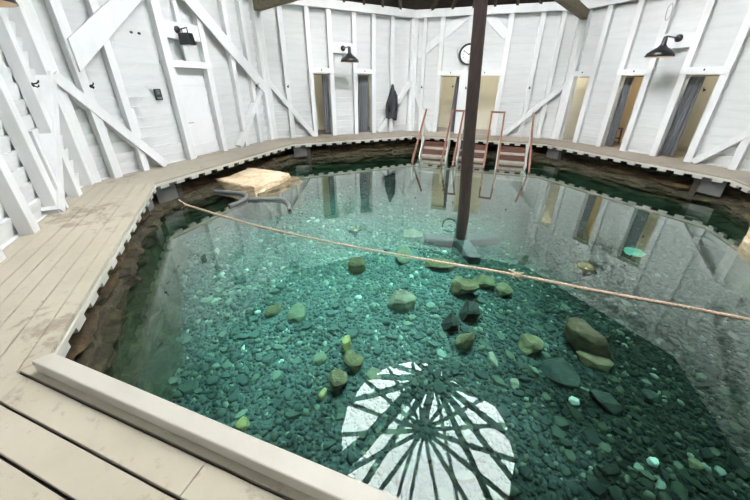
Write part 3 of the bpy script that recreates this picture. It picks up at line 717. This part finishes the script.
big = set(np.argsort(rank)[::-1][:265].tolist())
V, F, o_ = [], [], 0
for i, (x, y, a, b, h, rz, tl, pi_) in enumerate(pts):
    z = floor_z(x, y) + h * .6
    if i in big:
        ob = bpy.data.objects.new('loose_stone', PROT[pi_]); C.objects.link(ob)
        ob.location = (x, y, z); ob.rotation_euler = (tl * .6, 0, rz); ob.scale = (a, b, h)
        tag(ob, 'small angular stone lying loose in the gravel of the pool floor', 'stone', 'loose stones on the pool floor'); continue
    v, f = pd[pi_]; v = v * (a, b, h)
    cy, sy = cos(tl), sin(tl); v = np.c_[v[:, 0], cy * v[:, 1] - sy * v[:, 2], sy * v[:, 1] + cy * v[:, 2]]
    cz, sz = cos(rz), sin(rz); v = np.c_[cz * v[:, 0] - sz * v[:, 1] + x, sz * v[:, 0] + cz * v[:, 1] + y, v[:, 2] + z]
    V.append(v); F.append(f + o_); o_ += len(v)
V = np.concatenate(V); F = np.concatenate(F)
me = bpy.data.meshes.new('gravel'); me.vertices.add(len(V)); me.vertices.foreach_set('co', V.ravel())
me.loops.add(F.size); me.loops.foreach_set('vertex_index', F.ravel().astype(np.int32))
me.polygons.add(len(F)); me.polygons.foreach_set('loop_start', np.arange(0, F.size, 3, dtype=np.int32)); me.polygons.foreach_set('loop_total', np.full(len(F), 3, dtype=np.int32))
me.update(calc_edges=True); me.validate()
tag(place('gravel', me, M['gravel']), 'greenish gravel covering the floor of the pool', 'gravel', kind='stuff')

# slabs above the water
def slab(name, x, y, sx, sy, z0, z1, seed, mat, label, cat, rz=0):
    me = rock_mesh(name, sx, sy, z1 - z0, seed, 18, .025); me.materials.append(M[mat])
    return tag(place(name, me, None, loc=(x, y, (z0 + z1) / 2), rot=(0, 0, rz)), label, cat)
def flat_slab(name, outline, z0, z1, mat, label, seed):
    """a split stone slab: ragged outline, level top, layered sides"""
    r = random.Random(seed); P = []
    m = len(outline)
    for i in range(m):
        a, b = Vector(outline[i]), Vector(outline[(i + 1) % m]); q = max(2, int((b - a).length / .06))
        for j in range(q): P.append(a + (b - a) * (j / q))
    mb = MB(); levels = [0, .18, .36, .55, .74, .9, 1.0]; cx = sum(p.x for p in P) / len(P); cy = sum(p.y for p in P) / len(P)
    for li, l in enumerate(levels):
        for i, p in enumerate(P):
            k2 = 1 + .045 * (noise.noise(Vector((i * .35, li * 1.9, seed))) + .5 * noise.noise(Vector((i * 1.1, li * 4.0, seed)))) - (.035 if li == len(levels) - 1 else 0) - .02 * l
            mb.v.append((cx + (p.x - cx) * k2, cy + (p.y - cy) * k2, z0 + (z1 - z0) * l + .012 * noise.noise(Vector((p.x * 3, p.y * 3, li)))))
    n2 = len(P)
    for li in range(len(levels) - 1):
        for i in range(n2): q = (i + 1) % n2; mb.f.append((li * n2 + i, li * n2 + q, (li + 1) * n2 + q, (li + 1) * n2 + i))
    top = (len(levels) - 1) * n2; base = len(mb.v)
    prev = [top + i for i in range(n2)]
    for s in (.66, .33):
        cur = []
        for p in P:
            x, y = cx + (p.x - cx) * s, cy + (p.y - cy) * s
            mb.v.append((x, y, z1 + .015 * noise.noise(Vector((x * 4, y * 4, seed))))); cur.append(len(mb.v) - 1)
        for i in range(n2): q = (i + 1) % n2; mb.f.append((prev[i], prev[q], cur[q], cur[i]))
        prev = cur
    mb.v.append((cx, cy, z1)); c = len(mb.v) - 1
    for i in range(n2): mb.f.append((prev[i], prev[(i + 1) % n2], c))
    mb.f.append(tuple(range(n2))[::-1])
    return tag(mb.build(name, M[mat]), label, 'stone slab')
flat_slab('stone_slab', [(-5.32, -.58), (-4.62, -.68), (-3.99, -.76), (-3.94, -.15), (-3.97, .46), (-4.6, .54), (-5.32, .56)], -.60, -.365, 'slab', 'large pale tan stone slab standing out of the water on the west side', 3)
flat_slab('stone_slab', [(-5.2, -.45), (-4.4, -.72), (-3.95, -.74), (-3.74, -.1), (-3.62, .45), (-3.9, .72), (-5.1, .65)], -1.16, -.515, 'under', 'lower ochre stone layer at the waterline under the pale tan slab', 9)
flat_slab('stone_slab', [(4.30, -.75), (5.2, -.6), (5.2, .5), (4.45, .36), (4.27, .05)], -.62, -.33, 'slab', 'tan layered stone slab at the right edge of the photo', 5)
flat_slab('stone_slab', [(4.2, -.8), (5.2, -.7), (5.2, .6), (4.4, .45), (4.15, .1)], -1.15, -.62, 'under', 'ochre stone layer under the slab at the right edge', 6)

# foam noodles afloat
def spline(ctrl, n=10):
    ctrl = [Vector(c) for c in ctrl]; P = [ctrl[0] * 2 - ctrl[1]] + ctrl + [ctrl[-1] * 2 - ctrl[-2]]; out = []
    for i in range(1, len(P) - 2):
        for j in range(n):
            t = j / n; a, b, c, d = P[i - 1:i + 3]
            out.append(.5 * ((2 * b) + (c - a) * t + (2 * a - 5 * b + 4 * c - d) * t * t + (3 * b - a - 3 * c + d) * t ** 3))
    return out + [ctrl[-1]]
for pts_, lab in (([(-4.98, -.86, 0), (-4.55, -.78, 0), (-4.25, -.79, 0), (-4.09, -.92, 0), (-4.02, -1.12, 0), (-4.05, -1.42, 0)], 'grey foam noodle bent like a hook in front of the stone slab'),
                  ([(-3.98, -1.0, 0), (-3.62, -.86, 0), (-3.33, -.80, 0), (-3.08, -.95, 0), (-2.86, -1.22, 0)], 'grey foam noodle with a drooping right end floating in open water')):
    t = empty('foam_noodle', lab, 'foam noodle', (0, 0, WZ), 0, 'grey foam noodles afloat by the slab')
    sp = spline([(x, y, .02) for x, y, z in pts_], 8); R = .036
    MB().tube(sp, R, 14).build('foam_tube', M['foam'], t, smooth=True)
    for e, d in ((sp[0], sp[0] - sp[1]), (sp[-1], sp[-1] - sp[-2])):
        d = d.normalized(); MB().tube([e + d * .001, e + d * .003], .02, 12).build('hollow_end', M['hole'], t)

# rope across the pool
ctrl = [(-5.12, -1.60, -.25), (-5.09, -1.63, -.37), (-5.03, -1.62, -.48), (-4.88, -1.62, WZ), (-4.46, -1.70, WZ), (-3.66, -1.84, WZ), (-2.72, -1.97, WZ), (-1.29, -2.05, WZ), (.02, -2.04, WZ), (.95, -2.02, WZ), (1.86, -2.05, WZ), (2.62, -2.05, WZ), (3.6, -2.08, WZ), (4.5, -2.06, -.52), (4.80, -2.05, -.44), (4.95, -2.04, -.30)]
t = empty('rope', 'long tan rope stretched across the pool between two corners', 'rope', (0, 0, 0))
sp = spline([(x, y, z + .008) for x, y, z in ctrl], 10)
mb = MB()
L = [0]
for a, b in zip(sp, sp[1:]): L.append(L[-1] + (b - a).length)
fine = []
for i in range(len(sp) - 1):
    m = max(2, int((L[i + 1] - L[i]) / .02))
    for j in range(m): fine.append((sp[i].lerp(sp[i + 1], j / m), L[i] + (L[i + 1] - L[i]) * j / m))
for s in range(3):
    mb.tube([p + Vector((0, cos(l * 42 + s * 2.094), sin(l * 42 + s * 2.094))) * .0075 for p, l in fine], .0085, 6)
mb.build('strand', M['rope'], t, smooth=True)
k0 = Vector((.97, -2.02, WZ + .012))
mb = MB()
for s in range(3):
    mb.tube([k0 + Vector((-.03 + .03 * s + .006 * sin(a), .026 * cos(a), .026 * sin(a))) for a in np.linspace(0, 2 * pi, 14)], .011, 8)
mb.tube([k0 + Vector((-.02, 0, .01)), k0 + Vector((-.06, .02, .03)), k0 + Vector((-.10, .03, .035))], .009, 6).tube([k0 + Vector((.02, 0, .01)), k0 + Vector((.05, -.01, .04)), k0 + Vector((.07, -.01, .045))], .009, 6)
mb.build('knot', M['rope'], t, smooth=True)

# ------------------------------------------------------------------ pole in the middle of the pool
PB, PT = Vector((.185, -.405, FZ)), Vector((-.155, -.055, RZ + .02))
t = empty('wooden_pole', 'dark leaning round timber pole standing in the middle of the pool', 'pole', tuple(PB))
mb = MB(); rr = random.Random(2); P = []; R = []
for i in range(40):
    f = i / 39; p = PB.lerp(PT, f) - PB; P.append(p + Vector((noise.noise(Vector((f * 5, 1, 0))), noise.noise(Vector((f * 5, 7, 0))), 0)) * .012); R.append(.103 - .022 * f + .004 * noise.noise(Vector((f * 20, 3, 0))))
mb.tube(P, R, 20).build('shaft', M['pole'], t, smooth=True)
for (dx, dy) in ((-.66, -.12), (.62, .42), (.28, -.55)):
    d = Vector((dx, dy, 0)); u = d.normalized() * .05
    MB().beam(u + Vector((0, 0, .09)), d + Vector((0, 0, .075)), .23, .17).build('foot', M['footwood'], t, bevel=.025)
cz = (3.9 - PB.z) / (PT.z - PB.z); HUB = PB.lerp(PT, cz)
MB().tube([HUB - PB + Vector((0, 0, -.12)), HUB - PB + Vector((0, 0, .12))], .17, 12).build('collar', M['darkwood'], t)

# ------------------------------------------------------------------ steps into the pool
def stairs(xa, xb, lab):
    t = on_facet('pool_stairs', lab, 'stairs', 4, 0, 0, 0, 'wooden stairs into the pool')
    rise, run, y0 = .20, .25, AI - .03; n = 5
    for i in range(n):
        z = -.29 - i * rise; y = y0 - .06 - i * run
        if z < FZ + .05: break
        tr = MB().box(xa + .03, xb - .03, y - run - .02, y, z - .035, z).build('tread', M['tread'], t, bevel=.004)
        MB().box(xa + .03, xb - .03, y - run - .03, y - run - .018, z - .07, z + .004).build('nosing', M['nosing'], tr)
        MB().box(xa + .03, xb - .03, y - .02, y, z + .003, z + .13).build('riser', M['tread'], t)
    for x in (xa, xb):
        MB().beam((x, y0 + .0, -.10), (x, y0 - 1.25, -1.10), .045, .2).build('stringer', M['stringer'], t, bevel=.004)
        MB().box(x - .022, x + .022, y0 - .42, y0 - .37, -.5, .50).build('post', M['stringer'], t)
        MB().beam((x, AI - .02, .84), (x, AI - 1.70, -.54), .05, .055).build('handrail', M['rail'], t, bevel=.006)
        MB().beam((x, AI - 1.66, -.50), (x, AI - 1.5, FZ), .045, .045).build('post', M['stringer'], t)
    return t
stairs(-1.67, -.82, 'left flight of wooden pool stairs below the doorway left of the clock')
stairs(-.48, .36, 'middle flight of wooden pool stairs, mostly hidden behind the dark pole')
stairs(.72, 1.53, 'right flight of wooden pool stairs, right of the dark pole')
for a, b, lab in ((-.82, -.48, 'short brown bar joining left and middle stair handrails'), (.36, .72, 'short brown bar joining middle and right stair handrails')):
    o = MB().box(a - .03, b + .03, AI - .06, AI - .005, .80, .855).build('rail_bar', M['rail'], bevel=.006); o.matrix_world = fm(4); tag(o, lab, 'rail', 'bars joining the stair handrails')

# ------------------------------------------------------------------ roof with its open middle
def eave(j, off=0.0):       # 16 points round the octagon; even j: middle of a facet, odd j: corner
    a = radians(-90 - 22.5 * j); ap = AW + .25
    r = ap if j % 2 == 0 else ap / cos(pi / 8)
    return Vector((r * cos(a), r * sin(a), 3.56 + off))
def ringp(j, off=0.0):
    a = radians(-90 - 22.5 * j); return Vector((RC[0] + RR * cos(a), RC[1] + RR * sin(a), RZ + off))
mb = MB()
for j in range(16):
    a, b, c, d = eave(j), eave((j + 1) % 16), ringp((j + 1) % 16), ringp(j)
    u = Vector((0, 0, .1)); mb.add([a, b, c, d, a + u, b + u, c + u, d + u], [(0, 1, 2, 3), (4, 7, 6, 5), (0, 4, 5, 1), (2, 6, 7, 3)])
ce = tag(mb.build('ceiling', M['darkwood']), 'dark board roof rising to a round opening over the pool', 'ceiling', kind='structure')
for k in range(8):
    for x in (-1.95, -1.3, -.65, 0, .65, 1.3, 1.95):
        e = fp(k, x, AW - .06, 3.60); s = x / 2.48
        a0 = radians(-90 - 45 * k); j0 = ringp(2 * k - 1), ringp(2 * k), ringp(2 * k + 1)
        q = j0[1].lerp(j0[2], -s) if s < 0 else j0[1].lerp(j0[0], s)
        w = Vector((0, 0, -.08)); MB().beam(e + Vector((0, 0, .05)), q + w, .07, .13).build('rafter', M['rafter'], ce)
oc = empty('ceiling_oculus', 'wheel of weathered rafters across the open middle of the roof', 'roof frame'); oc['kind'] = 'structure'
HT = Vector((PT.x, PT.y, RZ + .03))
for j in range(16):
    MB().beam(ringp(j, -.02) + (ringp(j) - HT).normalized() * .2, HT, .075, .10).build('spoke', M['rafter'], oc)
    MB().beam(ringp(j, -.05), ringp((j + 1) % 16, -.05), .08, .16).build('ring_segment', M['darkwood'], oc)
MB().tube([HT + Vector((0, 0, -.14)), HT + Vector((0, 0, .1))], .2, 16).build('hub', M['darkwood'], oc)
for ang, w in ((157, .12), (-178.5, .11), (-142, .12), (-119.4, .11), (-97, .06), (-57, .05), (-35.6, .11), (-13.3, .12), (12, .12), (36, .1), (60, .1), (85, .1), (112, .1), (135, .1)):
    e = Vector((HT.x + RR * .99 * cos(radians(ang)), HT.y + RR * .99 * sin(radians(ang)), RZ - .12))
    MB().beam(HUB, e, w, .1).build('strut', M['rafter'], oc)
for k in (0, 2, 4, 6):
    a = radians(-90 - 45 * k - 22.5); R0 = AW / cos(pi / 8) - .02
    e = Vector((R0 * cos(a), R0 * sin(a), 3.37)); h2 = PB.lerp(PT, (3.37 - PB.z) / (PT.z - PB.z))
    o = MB().beam(e, h2 + (e - h2).normalized() * .08, .17, .22).build('tie_beam', M['tie'], bevel=.01)
    tag(o, 'weathered brown tie beam from the %s corner post to the central pole' % {0: 'near left', 2: 'west', 4: 'north', 6: 'right'}[k], 'beam', kind='structure')

# ------------------------------------------------------------------ sky
w = bpy.data.worlds.new('overcast_sky'); SC.world = w; w.use_nodes = True; nt = w.node_tree; bg = nt.nodes['Background']
f = noise_tex(nt, 2.2, 5, 0.55, None, 'Generated')
nt.links.new(ramp(nt, f, [(0.3, (0.88, 0.91, 0.96)), (0.7, (1.0, 1.0, 1.0))]), bg.inputs['Color']); bg.inputs['Strength'].default_value = 36.0

# ------------------------------------------------------------------ camera and view
cd = bpy.data.cameras.new('camera'); cam = bpy.data.objects.new('camera', cd); C.objects.link(cam); SC.camera = cam
cd.sensor_width = 36; cd.lens = FPX * 36 / 750; cd.shift_x = -8 / 750; cd.shift_y = -25 / 750; cd.clip_start = .02
R3 = Matrix(((CAM_R[0][0], CAM_R[1][0], -CAM_R[2][0]), (CAM_R[0][1], CAM_R[1][1], -CAM_R[2][1]), (CAM_R[0][2], CAM_R[1][2], -CAM_R[2][2])))
cam.matrix_world = Matrix.Translation(CAM_C) @ R3.to_4x4()
SC.view_settings.view_transform = 'Standard'; SC.view_settings.look = 'None'; SC.view_settings.gamma = 1; SC.view_settings.use_curve_mapping = False
SC.view_settings.exposure = 0.6
SC.cycles.use_denoising = True; SC.cycles.max_bounces = 12; SC.cycles.diffuse_bounces = 6; SC.cycles.transparent_max_bounces = 24
SC.cycles.sample_clamp_indirect = 12
